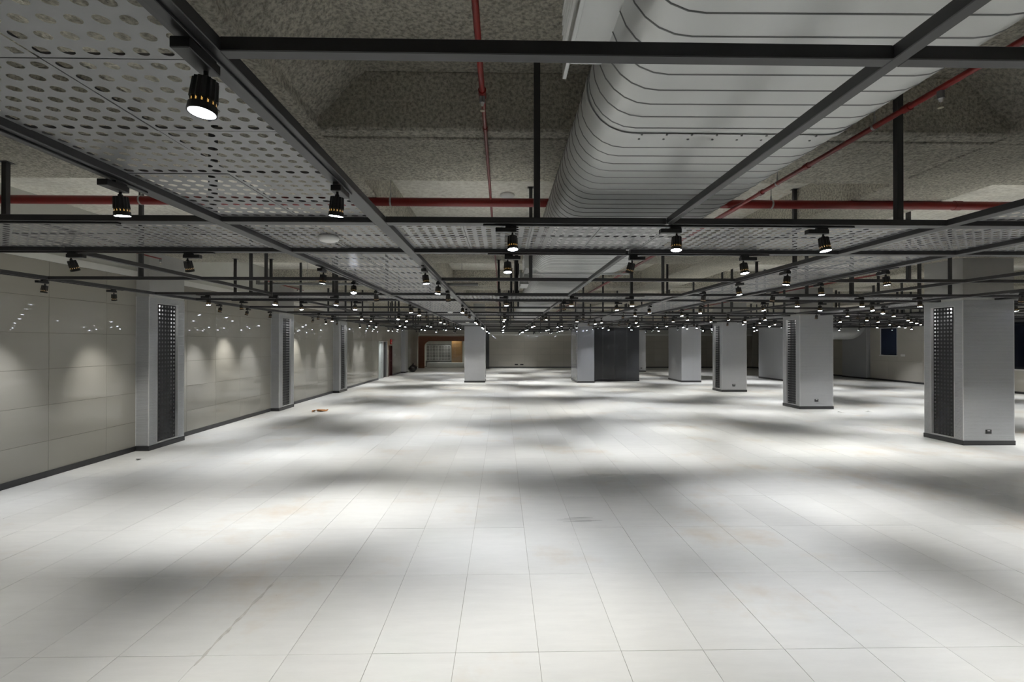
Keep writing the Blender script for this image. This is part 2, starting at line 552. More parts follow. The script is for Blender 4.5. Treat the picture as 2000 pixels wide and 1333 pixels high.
# ------------------------------------------------------------------ perforated sheets
def perf_mesh(name, w, l, nxh, nyh, r, m, sides=10, lip=0.02, thick=0.0):
    """sheet in the XY plane 0..w by 0..l with round holes; lips folded up"""
    mb = MB()
    px, py = w / nxh, l / nyh
    vs, fs = [], []
    for i in range(nxh):
        for j in range(nyh):
            cx, cy = (i + .5) * px, (j + .5) * py
            x0, x1, y0, y1 = i * px, (i + 1) * px, j * py, (j + 1) * py
            o = len(vs)
            ring = []
            for t in range(sides):
                a = 2 * math.pi * (t + .5) / sides
                ring.append((cx + r * math.cos(a), cy + r * math.sin(a), 0))
            vs += ring
            c = [(x1, y1, 0), (x0, y1, 0), (x0, y0, 0), (x1, y0, 0)]
            vs += c
            q = sides // 4
            # assign ring verts to corners
            own = []
            for t in range(sides):
                a = 2 * math.pi * (t + .5) / sides
                own.append(int(a / (math.pi / 2)) % 4)
            for t in range(sides):
                t2 = (t + 1) % sides
                if own[t] == own[t2]:
                    fs.append((o + t, o + sides + own[t], o + t2))
                else:
                    fs.append((o + t, o + sides + own[t], o + sides + own[t2], o + t2))
    mb.add(vs, fs, m)
    if lip:
        for (a, b) in (((0, 0), (w, 0)), ((w, 0), (w, l)), ((w, l), (0, l)), ((0, l), (0, 0))):
            mb.add([(a[0], a[1], 0), (b[0], b[1], 0), (b[0], b[1], lip), (a[0], a[1], lip)], [(0, 1, 2, 3)], m)
    return mb


# ------------------------------------------------------------------ SUSPENDED GRID
xs_strip = [(-8.204, -6.917)] + [(XA - SW + k * PER, XA + k * PER) for k in range(0, 5)]
ys_strip = [(YC1 + k * PER, YC1 + SW + k * PER) for k in range(-1, 7)]
XG0, XG1 = -6.917, 22.77
YG0, YG1 = -1.957, ys_strip[-1][1]


def yend(x):
    return 34.95 if x < -2.3 else 40.9 if x < 5.0 else 34.95 if x < 16.9 else 29.02


grid = empty('ceiling_grid', (0, 0, 0))
tag(grid, 'black steel tube grid with grey perforated panel strips hung below the slab', 'ceiling grid')
cols_fp = [(10.137, 11.291, 10.62 + k * 5.937, 11.62 + k * 5.937) for k in range(3)] + \
          [(10.33, 11.45, 28.1, 30.35), (-2.14, -0.98, 28.0, 29.6), (4.25, 5.2, 27.7, 30.2), (5.2, 8.12, 29.0, 32.0),
           (10.2, 11.3, 38.5, 40.0), (16.7, 17.9, 28.7, 31.7), (-2.0, -1.2, 43.4, 44.4)]


def bar(x0, x1, y0, y1, z0=ZG, z1=ZG + HB):
    MB().box(x0, x1, y0, y1, z0, z1, M['bar'], bev=0.003).build('bar', grid)


def spans(a0, a1, c0, c1, axis):
    """cut a bar running over a0..a1 where columns stand; c0,c1 is its cross extent"""
    out = [(a0, a1)]
    for (x0, x1, y0, y1) in cols_fp:
        (f0, f1, g0, g1) = (x0, x1, y0, y1) if axis == 'x' else (y0, y1, x0, x1)
        if c1 <= g0 or c0 >= g1: continue
        nxt = []
        for (p, q) in out:
            if f1 <= p or f0 >= q: nxt.append((p, q)); continue
            if p < f0: nxt.append((p, f0))
            if f1 < q: nxt.append((f1, q))
        out = nxt
    return out


tr_bars, lg_bars = [], []
for (a, b_) in ys_strip:
    tr_bars += [(a, WB), (b_, WB)]
for k in range(-1, 7):
    tr_bars.append((YC1 + SW + BW + k * PER, WM))
for k, (a, b_) in enumerate(xs_strip):
    if k == 0:
        lg_bars.append((b_, WB))
    else:
        lg_bars += [(a, WB), (b_, WB)]
for k in range(-1, 4):
    lg_bars.append((XA + BW + k * PER, WM))
for (x, wd) in lg_bars:
    if wd == WM:
        runs = [(YC1 + SW + k * PER + WB / 2, YC1 + SW + 2 * BW + k * PER - WB / 2) for k in range(-1, 6)]
    else:
        runs = [(YG0, yend(x) + WB / 2)]
    for (r0, r1) in runs:
        if r1 > yend(x) + .2: continue
        for (p, q) in spans(r0, r1, x - wd / 2, x + wd / 2, 'y'):
            bar(x - wd / 2, x + wd / 2, p, q)
lx = sorted(lg_bars)
for (y, wd) in tr_bars:         # cross bars, welded between the long ones
    for k in range(len(lx) - 1):
        x0 = lx[k][0] + lx[k][1] / 2; x1 = lx[k + 1][0] - lx[k + 1][1] / 2
        if x1 - x0 < .05 or y > yend(min(x0 + .3, x1)) + .1: continue
        if wd == WM and x1 - x0 < 1.4: continue
        for (p, q) in spans(x0, x1, y - wd / 2, y + wd / 2, 'x'):
            bar(p, q, y - wd / 2, y + wd / 2, ZG + 0.0005, ZG + HB - 0.0005)
# ledge angles under the panels (dark frame round each strip bay)
PT = 0.594
pan_full = perf_mesh('panel', PT - .004, PT - .004, 7, 7, 0.0245, M['panel'], 12, 0.02)
pan_full_me = pan_full.mesh('perforated_panel')
clear = BW * 2 - WB
rest = clear - 7 * PT
pan_partx = perf_mesh('panel', rest - .004, PT - .004, 4, 7, 0.0245, M['panel'], 12, 0.02).mesh('perforated_panel')
pan_party = perf_mesh('panel', PT - .004, rest - .004, 7, 4, 0.0245, M['panel'], 12, 0.02).mesh('perforated_panel')
low = {'f': perf_mesh('p', PT - .004, PT - .004, 7, 7, 0.026, M['panel'], 4, 0).mesh('low'),
       'x': perf_mesh('p', rest - .004, PT - .004, 4, 7, 0.026, M['panel'], 4, 0).mesh('low'),
       'y': perf_mesh('p', PT - .004, rest - .004, 7, 4, 0.026, M['panel'], 4, 0).mesh('low')}
plist = []
ZP = ZG + 0.040
for (sy0, sy1) in ys_strip:
    for r in (0, 1):
        y = sy0 + WB / 2 + r * PT
        for k in range(-1, 4):      # open length between long strips
            x = XA + k * PER + WB / 2
            for i in range(7):
                plist.append(('f', x + i * PT, y))
            plist.append(('x', x + 7 * PT, y))
        for k in range(0, 5):       # crossings
            x = XA - SW + k * PER + WB / 2
            for i in range(2):
                plist.append(('f', x + i * PT, y))
for k in range(0, 5):
    for r in (0, 1):
        x = XA - SW + k * PER + WB / 2 + r * PT
        for j in range(-1, 6):
            y = YC1 + SW + j * PER + WB / 2
            for i in range(7):
                plist.append(('f', x, y + i * PT))
            plist.append(('y', x, y + 7 * PT))


def hits_col(x, y, lx_, ly_):
    return any(x < c[1] and x + lx_ > c[0] and y < c[3] and y + ly_ > c[2] for c in cols_fp)


scored = []
for (t, x, y) in plist:
    lx_ = rest if t == 'x' else PT; ly_ = rest if t == 'y' else PT
    if hits_col(x, y, lx_, ly_) or x + lx_ > XG1 or y < YG0 or y + .2 > yend(x + .2): continue
    p = cam_px(x + .3, y + .3, ZP)
    vis = p is not None and -200 < p[0] < 2200 and p[1] > -200
    scored.append((0 if vis else 1, math.hypot(x + .3, y + .3), t, x, y))
scored.sort()
lowmb = MB()
for k, (a, d, t, x, y) in enumerate(scored):
    if a == 0 and k < 300:
        o = link('perforated_panel', {'f': pan_full_me, 'x': pan_partx, 'y': pan_party}[t], grid,
                 (x + .002, y + .002, ZP + random.uniform(0, .003)))
        o.rotation_euler = (random.uniform(-1, 1) * .003, random.uniform(-1, 1) * .003, 0)
    elif y < 36 and not (a == 1 and d > 9):
        me = low[t]
        vs = [(v.co.x + x, v.co.y + y, v.co.z + ZP) for v in me.vertices]
        lowmb.add(vs, [tuple(p.vertices) for p in me.polygons], M['panel'])
o = link('far_panels', lowmb.mesh('far_panels'), grid)
o['kind'] = 'stuff'

# hanger posts
posts = []
for j in range(0, 6):
    for i in range(-1, 4):
        bx, by = XA + i * PER, YC1 + j * PER
        posts += [(bx + 1.26, by, ZS), (bx + 4.24, by, ZS)] if not (i == -1) else [(bx + 1.9, by, ZS), (bx + 4.6, by, ZS)]
        posts += [(bx + 1.42, by + SW + BW, ZS)] + ([(bx + 5.55, by + SW + BW, ZS)] if i >= 0 else [(bx + 1.7, by + SW, ZBM)])
        if j > 0: posts += [(bx + .9, by + SW, ZBM), (bx + 3.1, by + SW, ZBM)]
        if j > 0: posts += [(bx + 2.2, by, ZS), (bx + 3.6, by, ZS)]
post_me = {}
for (x, y, zt) in posts:
    if x < XG0 or x > XG1 - .5 or y > yend(x): continue
    if hits_col(x - .03, y - .03, .06, .06) or (0.46 < x < 2.2): 
        if 0.46 < x < 2.2: x = 0.30
    for (a0, a1) in ((-2.85, -1.63), (4.62, 5.84), (10.8, 12.02), (17.0, 18.22)):
        if a0 - .03 < x < a1 + .03: zt = ZBM - .012
    for k in range(-1, 7):
        if 4.35 + k * PER < y < 5.80 + k * PER: zt = min(zt, ZBM - .0)
    zt = round(zt, 3)
    if zt not in post_me:
        mb = MB().box(-.025, .025, -.025, .025, 0, zt - ZG - HB, M['bar'], bev=.002)
        mb.box(-.05, .05, -.05, .05, zt - ZG - HB - .006, zt - ZG - HB, M['bar'])
        post_me[zt] = mb.mesh('post')
    link('post', post_me[zt], grid, (x, y, ZG + HB))

# ------------------------------------------------------------------ TRACKS and SPOTLIGHTS
TRH = 0.012
track_x = MB().box(-1.52, 1.52, -.018, .018, -TRH, 0, M['track'], bev=.002).mesh('track')
track_y = MB().box(-.018, .018, -1.52, 1.52, -TRH, 0, M['track'], bev=.002).mesh('track')
OFFX = (1.05, 2.39, 3.60)       # along a cross bar, from the bay's left bar
OFFY = (1.00, 2.30, 3.62)       # along a long bar, from the bay's near bar

# spotlight prototype meshes (origin at track underside; box runs along local X)
box_mb = MB()
box_mb.box(-.045, .045, -.017, .017, -.016, 0, M['fixture'], bev=.002)          # adapter in the track
box_mb.box(-.125, .045, -.030, .030, -.052, -.016, M['fixture'], bev=.003)      # driver box
box_me = box_mb.mesh('driver_box')
stem_mb = MB().cyl((0.012, 0, -.050), (0.012, 0, -.072), .008, .008, M['fixture'], 8)
stem_mb.box(.004, .020, -.012, .012, -.085, -.066, M['fixture'], bev=.002)
stem_me = stem_mb.mesh('stem')
# head: origin at hinge, hangs down
HH = 0.118
hb = MB()
n = 28
vs, fs = [], []
prof = [(-.004, .022), (-.006, .034), (-.074, .038), (-.0745, .036), (-.092, .037), (-.0925, .043), (-HH, .045), (-HH, .0405), (-.096, .036)]
for z, r in prof:
    for i in range(n):
        t = 2 * math.pi * i / n
        fin = r + (.005 if (i % 2 == 0 and -.075 < z < -.005) else 0)
        vs.append((fin * math.cos(t), fin * math.sin(t), z))
for k in range(len(prof) - 1):
    for i in range(n):
        fs.append((k * n + i, k * n + (i + 1) % n, (k + 1) * n + (i + 1) % n, (k + 1) * n + i))
fs.append(tuple(range(n)))
hb.add(vs, fs, M['fixture'])
head_me = hb.mesh('head')
slot_mb = MB()
for i in range(14):
    t0, t1 = 2 * math.pi * (i - .13) / 14, 2 * math.pi * (i + .13) / 14
    r = .0392
    slot_mb.add([(r * math.cos(t), r * math.sin(t), z) for z in (-.091, -.079) for t in (t0, t1)], [(0, 1, 3, 2)], M['amber'])
slot_me = slot_mb.mesh('vent_slots')
lens_mb = MB()
ln = 20
lens_mb.add([(.0405 * math.cos(2 * math.pi * i / ln), .0405 * math.sin(2 * math.pi * i / ln), -.1165) for i in range(ln)], [tuple(range(ln))], M['lens'])
lens_me = lens_mb.mesh('lens')
# single-mesh far version
far_mb = MB()
for me in (box_me, stem_me):
    far_mb.add([v.co for v in me.vertices], [tuple(p.vertices) for p in me.polygons], M['fixture'])
far_me = far_mb.mesh('far_spotlight_box')
fh = MB()
fh.cyl((0, 0, -.004), (0, 0, -HH), .036, .044, M['fixture'], 10)
fh.add([(.0415 * math.cos(2 * math.pi * i / 10), .0415 * math.sin(2 * math.pi * i / 10), -.1195) for i in range(10)], [tuple(range(10))], M['lens'])
fh_me = fh.mesh('far_head')

lamp_d = bpy.data.lights.new('spot_beam', 'SPOT')
lamp_d.energy = SPOT_W
lamp_d.spot_size = SPOT_ANGLE
lamp_d.spot_blend = SPOT_BLEND
lamp_d.shadow_soft_size = 0.035
lamp_d.color = (0.97, 0.985, 1.0)
lamp_w = lamp_d.copy(); lamp_w.color = (1.0, 0.985, 0.93)

ROWN = ['nearest', 'second', 'third', 'fourth', 'fifth', 'sixth', 'seventh', 'eighth']
LINEN = ['left line', 'central line', 'right line', 'far right line', 'outermost right line']
AWAY = {('C', 1, 0, 'far', 1), }
n_spot = 0


def spotlight(x, y, axis, flip, tilt_to, tilt, label, far):
    """axis: 'x' or 'y' direction of the track; tilt_to: world angle the lamp leans to; tilt: radians off vertical"""
    global n_spot
    rz = {('x', 0): 0, ('x', 1): math.pi, ('y', 0): math.pi / 2, ('y', 1): -math.pi / 2}[(axis, flip)]
    root = empty('track_spotlight', (x, y, ZG - TRH), rz)
    tag(root, label, 'spotlight', 'black track spotlights')
    if far:
        link('body', far_me, root)
        hd = link('head', fh_me, root)
    else:
        link('driver_box', box_me, root)
        link('stem', stem_me, root)
        hd = link('head', head_me, root)
        lens = link('lens', lens_me, hd)
        link('vent_slots', slot_me, hd)
    hd.location = (0.012, 0, -.076)
    # rotate the head so that its -Z leans by tilt towards world direction tilt_to
    d = Vector((math.cos(tilt_to) * math.sin(tilt), math.sin(tilt_to) * math.sin(tilt), -math.cos(tilt)))
    d.rotate(Matrix.Rotation(-rz, 3, 'Z'))
    hd.rotation_mode = 'QUATERNION'
    hd.rotation_quaternion = Vector((0, 0, -1)).rotation_difference(d)
    lo = bpy.data.objects.new('beam', lamp_w if random.random() < .45 else lamp_d)
    COL.objects.link(lo)
    lo.parent = hd
    lo.location = (0, 0, -.130)
    n_spot += 1


R = random.Random(11)
for i in range(5):
    for j in range(8):
        bx = XA + (i - 1) * PER           # bay's left bar x
        by = YC1 + SW + (j - 1) * PER     # bay's near bar y
        if i == 3 and j > 6: continue
        if i == 4 and (j < 1 or j > 5): continue
        if i >= 2 and j == 0 and i > 2: continue
        for edge in ('near', 'far', 'left', 'right'):
            if j == 0 and edge == 'near': continue
            endrow = (j == {0: 6, 1: 7, 2: 6, 3: 6, 4: 5}[i])
            if j > {0: 6, 1: 7, 2: 6, 3: 6, 4: 5}[i] or (endrow and edge != 'near'): continue
            if j == 6 and edge == 'far' and i > 2: continue
            if edge in ('near', 'far'):
                yy = by if edge == 'near' else by + 2 * BW
                tx = bx + BW + 0.02
                if hits_col(tx - 1.5, yy, 3.0, .02): continue
                link('track', track_x, grid, (tx, yy, ZG))
            else:
                xx = bx if edge == 'left' else bx + 2 * BW
                if hits_col(xx, by + BW - 1.5, .02, 3.0): continue
                link('track', track_y, grid, (xx, by + BW - .01, ZG))
            for k in range(3):
                if (i, j, edge, k) == (0, 0, 'far', 2): continue
                if edge in ('near', 'far'):
                    x, y, ax = bx + OFFX[k], yy, 'x'
                    if edge == 'far': pos = ['left', 'middle', 'right'][k]
                    else: pos = ['left', 'middle', 'right'][k]
                else:
                    x, y, ax = xx, by + OFFY[k], 'y'
                    pos = ['closest', 'middle', 'farthest'][k]
                label = f'{pos} of three spotlights, {edge} bar of {ROWN[j]} ceiling bay, {LINEN[i]}'
                # lean: mostly a little towards the camera side, some turned away
                r = R.random()
                tilt_to, tilt = -math.pi / 2 + R.uniform(-.9, .9), abs(R.gauss(.14, .09))
                if edge in ('left', 'right') and k == 2 and j >= 1: tilt_to, tilt = math.pi / 2 + R.uniform(-.5, .5), .28
                elif r < .18: tilt_to, tilt = math.pi / 2 + R.uniform(-1, 1), R.uniform(.2, .38)
                if i == 0 and edge == 'left':
                    if R.random() < .62: tilt_to, tilt = math.pi + R.uniform(-.5, .5), R.uniform(.12, .30)
                last = (j == {0: 5, 1: 6, 2: 5, 3: 5, 4: 4}[i])
                if endrow: tilt_to, tilt = math.pi / 2 + R.uniform(-.35, .35), (R.uniform(.75, .95) if i in (2, 3) and k != 1 else R.uniform(.40, .62))  # end-row spots are added to brighten the far floor and walls
                if last and edge == 'far' and k != 1: tilt_to, tilt = math.pi / 2 + R.uniform(-.4, .4), R.uniform(.35, .55)
                if i == 1 and j == 6 and edge in ('left', 'right') and k > 0: tilt_to, tilt = math.pi / 2 + R.uniform(-.9, .9), R.uniform(.25, .5)
                if i == 4 and edge == 'right' and k != 1: tilt_to, tilt = R.uniform(-.5, .5), R.uniform(.15, .35)
                if (i, j, edge) == (1, 1, 'near'):
                    tilt_to, tilt = [(-math.pi / 2, .20), (2.4, .30), (-math.pi / 2 + .4, .16)][k]
                if j == 1 and k == 0 and edge in ('left', 'right') and i in (0, 1, 2):
                    tilt_to, tilt = (0.25 if edge == 'left' else math.pi + .25) - .5, .13
                if (i, j, edge) == (1, 0, 'far'):
                    tilt_to, tilt = [(-math.pi / 2 + .2, .16), (-math.pi / 2 - .5, .18), (-math.pi / 2 + .5, .17)][k]
                if (i, j, edge) == (0, 1, 'near'):
                    tilt_to, tilt = [(.9, .40), (1.2, .36), (1.5, .34)][k]
                if (i, j, edge, k) == (0, 0, 'right', 2): tilt_to, tilt = 1.2, .10
                if (i, j, edge) == (1, 0, 'left'):
                    tilt_to, tilt = [(-1.0, .1), (-2.2, .10), (2.4, .13)][k]
                spotlight(x, y, ax, 1 if (edge == 'near' or R.random() < .3) else 0, tilt_to, tilt, label, by + OFFY[1] > 20)


# ------------------------------------------------------------------ COLUMNS
def ribbed(mb, o, u, a0, a1, z0, z1, n, m, pitch=0.026, dep=0.008):
    """ribbed sheet on the plane o + u*a, ribs run along u"""
    if a1 - a0 < .005 or z1 - z0 < .005: return
    zs = []
    k = 0
    z = z0
    while z < z1 - 1e-4:
        zz = min(z + pitch, z1)
        h = zz - z
        zs += [(z + .0, -dep), (z + .22 * h, -dep), (z + .32 * h, 0), (z + .90 * h, 0)]
        z = zz
    zs.append((z1, -dep))
    vs = []
    for (z, d) in zs:
        for a in (a0, a1):
            q = o + u * a + n * d
            vs.append((q.x, q.y, z))
    fs = [(2 * i, 2 * i + 1, 2 * i + 3, 2 * i + 2) for i in range(len(zs) - 1)]
    mb.add(vs, fs, m)


SCR_W = 0.594
scr_cache = {}


def column(label, x0, x1, y0, y1, top=ZG, open_face=None, outlets=(), m='clad', name='column', ribs=True, joint=False, shadow=False, faces=('S', 'W', 'E', 'N')):
    root = empty(name, ((x0 + x1) / 2, (y0 + y1) / 2, 0))
    tag(root, label, 'column')
    off = Vector((-(x0 + x1) / 2, -(y0 + y1) / 2, 0))
    F = {'S': (Vector((x0, y0, 0)), Vector((1, 0, 0)), x1 - x0, Vector((0, -1, 0))),
         'N': (Vector((x1, y1, 0)), Vector((-1, 0, 0)), x1 - x0, Vector((0, 1, 0))),
         'W': (Vector((x0, y1, 0)), Vector((0, -1, 0)), y1 - y0, Vector((-1, 0, 0))),
         'E': (Vector((x1, y0, 0)), Vector((0, 1, 0)), y1 - y0, Vector((1, 0, 0)))}
    zb = 0.10
    for fk in faces:
        o, u, L, n_ = F[fk]
        o = o + off
        mb = MB()
        e = 0.014
        if open_face == fk:
            # opening: a0..a1 across the face
            a0, a1, zo0, zo1 = (L * .20, L - L * .22, .13, 3.07) if fk == 'W' else (L * .22, L - L * .20, .13, 3.07)
            ribbed(mb, o, u, e, a0, zb, top, n_, M[m])
            ribbed(mb, o, u, a1, L - e, zb, top, n_, M[m])
            ribbed(mb, o, u, a0, a1, zo1, top, n_, M[m])
            ribbed(mb, o, u, a0, a1, zb, zo0, n_, M[m])
            mb.build('ribbed_panel', root)
            # frame + reveal of the niche
            fr = MB()

            def strip(b0, b1, c0, c1, d0, d1, mm):
                vs = []
                for dd in (d0, d1):
                    for zz in (c0, c1):
                        for bb in (b0, b1):
                            q = o + u * bb + n_ * dd
                            vs.append((q.x, q.y, zz))
                fr.add(vs, [(0, 1, 3, 2), (4, 6, 7, 5), (0, 4, 5, 1), (2, 3, 7, 6), (0, 2, 6, 4), (1, 5, 7, 3)], mm)
            t = .012
            strip(a0 - t, a0, zo0 - t, zo1 + t, .004, -.16, M['cladtrim'])
            strip(a1, a1 + t, zo0 - t, zo1 + t, .004, -.16, M['cladtrim'])
            strip(a0, a1, zo0 - t, zo0, .004, -.16, M['cladtrim'])
            strip(a0, a1, zo1, zo1 + t, .004, -.16, M['cladtrim'])
            fr.build('niche_frame', root)
            # perforated dark screen set back in the niche
            w_, h_ = a1 - a0, zo1 - zo0
            nxh = 7 if w_ > .55 else 6
            key = (round(w_, 3), round(h_, 3))
            if key not in scr_cache:
                scr_cache[key] = perf_mesh('screen', w_, h_, nxh, 34, 0.0235, M['screen'], 12, 0.0).mesh('perforated_screen')
            sc_ = link('perforated_screen', scr_cache[key], root)
            q = o + u * a0 + n_ * -.055
            sc_.matrix_world = Matrix.Translation((0, 0, 0))
            R3 = Matrix(((u.x, 0, -n_.x), (u.y, 0, -n_.y), (0, 1, 0))).to_4x4()
            sc_.matrix_local = Matrix.Translation((q.x, q.y, zo0)) @ R3
            # niche back
            bk = MB()
            vs = []
            for zz in (zo0, zo1):
                for bb in (a0, a1):
                    q = o + u * bb + n_ * -.16
                    vs.append((q.x, q.y, zz))
            bk.add(vs, [(0, 1, 3, 2)], M['niche'])
            bk.build('niche_back', root)
            # unseen fill light added at the niche top to brighten the screen holes
            la = bpy.data.lights.new('niche_fill', 'AREA')
            la.shape = 'RECTANGLE'; la.size = w_ * .4; la.size_y = .05; la.energy = 5.0
            lo = bpy.data.objects.new('niche_fill', la)
            COL.objects.link(lo); lo.parent = root
            fq = .75 if fk == 'W' else .25
            q = o + u * (a0 + w_ * fq) + n_ * -.10
            lo.location = (q.x, q.y, zo1 - .01)
            lo.rotation_euler = (0, 0, 0 if abs(u.x) > .5 else math.pi / 2)
        else:
            if ribs:
                if joint:
                    ribbed(mb, o, u, e, L * .58 - .004, zb, top, n_, M[m]); ribbed(mb, o, u, L * .58 + .004, L - e, zb, top, n_, M[m])
                else:
                    ribbed(mb, o, u, e, L - e, zb, top, n_, M[m])
            else:
                K = max(1, round(L / 0.72))
                for c in range(K):
                    b0, b1 = e + (L - 2 * e) * c / K + .003, e + (L - 2 * e) * (c + 1) / K - .003
                    vs = []
                    for d_ in (0, -.006):
                        for zz in (zb, top):
                            for bb in (b0, b1):
                                q = o + u * bb + n_ * d_; vs.append((q.x, q.y, zz))
                    MB().add(vs, [(0, 1, 3, 2), (0, 4, 5, 1), (0, 2, 6, 4), (1, 5, 7, 3)], M[m]).build('side_panel', root)
            if ribs:
                mb.build('ribbed_panel', root)
    cx, cy = off.x, off.y
    tm = M['cladtrim'] if m == 'clad' else M[m]
    for (xx, yy) in ((x0, y0), (x1, y0), (x0, y1), (x1, y1)):
        sx, sy = (1 if xx == x0 else -1), (1 if yy == y0 else -1)
        MB().box(min(xx - .001 * sx, xx + .015 * sx) + cx, max(xx - .001 * sx, xx + .015 * sx) + cx,
                 min(yy - .001 * sy, yy + .015 * sy) + cy, max(yy - .001 * sy, yy + .015 * sy) + cy, .10, top, tm, bev=.002).build('corner_trim', root)
    MB().box(x0 - .012 + cx, x1 + .012 + cx, y0 - .012 + cy, y1 + .012 + cy, 0, .10, M['base'], bev=.003).build('plinth', root)
    # structural core inside, rising plain above the cladding
    ins = .17 if open_face else .012
    g0 = {'W': (ins, .012, .012, .012), 'E': (.012, ins, .012, .012)}.get(open_face, (.012,) * 4)
    MB().box(x0 + g0[0] + cx, x1 - g0[1] + cx, y0 + .012 + cy, y1 - .012 + cy, .02, ZS if top <= ZG + .1 else top, M['core']).build('core', root)
    if top <= ZG + .1:
        MB().box(x0 + .004 + cx, x1 - .004 + cx, y0 + .004 + cy, y1 - .004 + cy, top + .001, ZS - .002, M['core']).build('upper_shaft', root)
    for (fk, a, z) in outlets:
        o, u, L, n_ = F[fk]
        q = o + off + u * a
        ob = MB()
        if fk == 'S':
            ob.box(q.x - .065, q.x + .065, q.y - .012, q.y, z - .045, z + .045, M['black'], bev=.003)
            ob.box(q.x - .030, q.x + .030, q.y - .0135, q.y - .0115, z + .012, z + .030, M['white'])
            ob.box(q.x - .045, q.x + .045, q.y - .0135, q.y - .0115, z - .030, z + .004, M['base'])
        else:
            ob.box(q.x - .001, q.x + .012, q.y - .065, q.y + .065, z - .045, z + .045, M['black'], bev=.003)
        ob.build('outlet', root)
    return root


CN = ['nearest', 'second', 'third']
for k in range(3):
    y0 = 10.62 + k * 5.937
    column(f'{CN[k]} ribbed light grey column on the right with dark perforated side niche', 10.137, 11.291, y0, y0 + 1.0,
           open_face='W', outlets=[('S', [.56, .57, .55][k], .30)])
column('fourth right column, plain ribbed grey with a jointed long side', 10.33, 11.45, 28.1, 30.35, joint=True)
column('lone light grey column left of centre in mid-hall', -2.14, -0.98, 28.0, 29.6, outlets=[('E', 1.2, .3)])
column('glossy grey column attached to the dark block', 4.25, 5.2, 27.7, 30.2, m='cladgloss')
column('distant narrow grey column showing right of the dark block', 10.2, 11.3, 38.5, 40.0, outlets=[('S', .75, .3)])
column('wide jointed grey column behind the second right column', 16.7, 17.9, 28.7, 31.7, joint=True)
column('grey pillar against the right side wall near the duct elbow', 22.85, 23.09, 30.4, 32.6, joint=True)
column('dark slim column behind the lone centre column', -2.0, -1.15, 43.4, 44.4, m='darkblock', ribs=False)
blk = column('wide glossy charcoal panelled block in the middle of the hall', 5.226, 8.12, 29.0, 32.0, m='darkblock', ribs=False, name='panelled_column')
blk['category'] = 'block'
PN = ['nearest', 'second', 'third']
for k in range(3):
    y0 = [10.325, 16.27, 22.2][k]
    column(f'{PN[k]} ribbed grey pilaster on the left wall with dark perforated niche', XW + .001, -7.305, y0, y0 + 1.13,
           open_face='E', faces=('S', 'E', 'N'), name='pilaster')
column('last plain grey pilaster at far end of left wall', XW + .001, -7.25, 37.0, 37.9, faces=('S', 'E', 'N'), name='pilaster')
MB().box(XW + .002, XW + .03, 11.56, 11.66, .22, .36, M['black'], bev=.003).build('wall_outlet')
tag(bpy.data.objects['wall_outlet'], 'small black socket on left wall beside the nearest pilaster', 'socket')
d_ = MB()
for k in range(2):
    d_.box(1.15 + k * .5, 1.45 + k * .5, YF - .03, YF - .001, .24, .34, M['black'], bev=.004)
d_ = d_.build('wall_outlet')
tag(d_, 'pair of black sockets low on the far beige wall', 'socket')


# ------------------------------------------------------------------ AIR DUCT
def oval(cx, cz, hw, r, n=12):
    """flat-oval outline, hw = half width including the round ends"""
    pts = []
    for i in range(n + 1):
        a = -math.pi / 2 + math.pi * i / n
        pts.append((cx + (hw - r) + r * math.cos(a), cz + r * math.sin(a)))
    for i in range(n + 1):
        a = math.pi / 2 + math.pi * i / n
        pts.append((cx - (hw - r) + r * math.cos(a), cz + r * math.sin(a)))
    return pts


def loft(rings, m, smooth=True):
    mb = MB()
    vs, fs = [], []
    n_ = len(rings[0][1])
    for (y, pts) in rings:
        vs += [(p[0], y, p[1]) for p in pts]
    for k in range(len(rings) - 1):
        for i in range(n_):
            fs.append((k * n_ + i, k * n_ + (i + 1) % n_, (k + 1) * n_ + (i + 1) % n_, (k + 1) * n_ + i))
    mb.add(vs, fs, m, smooth)
    return mb


DX, DZ1, DR1, DH1 = 1.303, CAMH + 1.47, 0.26, 0.817
DZ2, DR2, DH2 = CAMH + 1.50, 0.215, 0.70
duct = empty('air_duct', (0, 0, 0))
tag(duct, 'large flat-oval galvanised air duct running overhead right of centre', 'duct')
loft([(YB, oval(DX, DZ1, DH1, DR1)), (8.35, oval(DX, DZ1, DH1, DR1))], M['galv']).build('duct_body', duct)
loft([(8.35, oval(DX, DZ1, DH1, DR1)), (8.45, oval(DX, DZ1, DH1, DR1)), (8.95, oval(DX, DZ2, DH2, DR2)), (9.05, oval(DX, DZ2, DH2, DR2))], M['galv']).build('reducer', duct)
loft([(9.05, oval(DX, DZ2, DH2, DR2)), (28.0, oval(DX, DZ2, DH2, DR2))], M['galv']).build('duct_body', duct)


def seam_mesh(cz, hw, r, wd=.0035):
    e = .0035
    return loft([(-wd / 2 - .003, oval(DX, cz, hw, r)), (-wd / 2, oval(DX, cz, hw + e, r + e)), (wd / 2, oval(DX, cz, hw + e, r + e)), (wd / 2 + .003, oval(DX, cz, hw, r))], M['seam']).mesh('seam')


s1 = seam_mesh(DZ1, DH1, DR1); s2 = seam_mesh(DZ2, DH2, DR2)
y = -1.5
while y < 8.3:
    o = link('seam', s1, duct, (0, y, 0))
    o.rotation_euler = (0, 0, -0.012)
    y += 0.137
y = 9.2
while y < 16:
    link('seam', s2, duct, (0, y, 0))
    y += 0.137
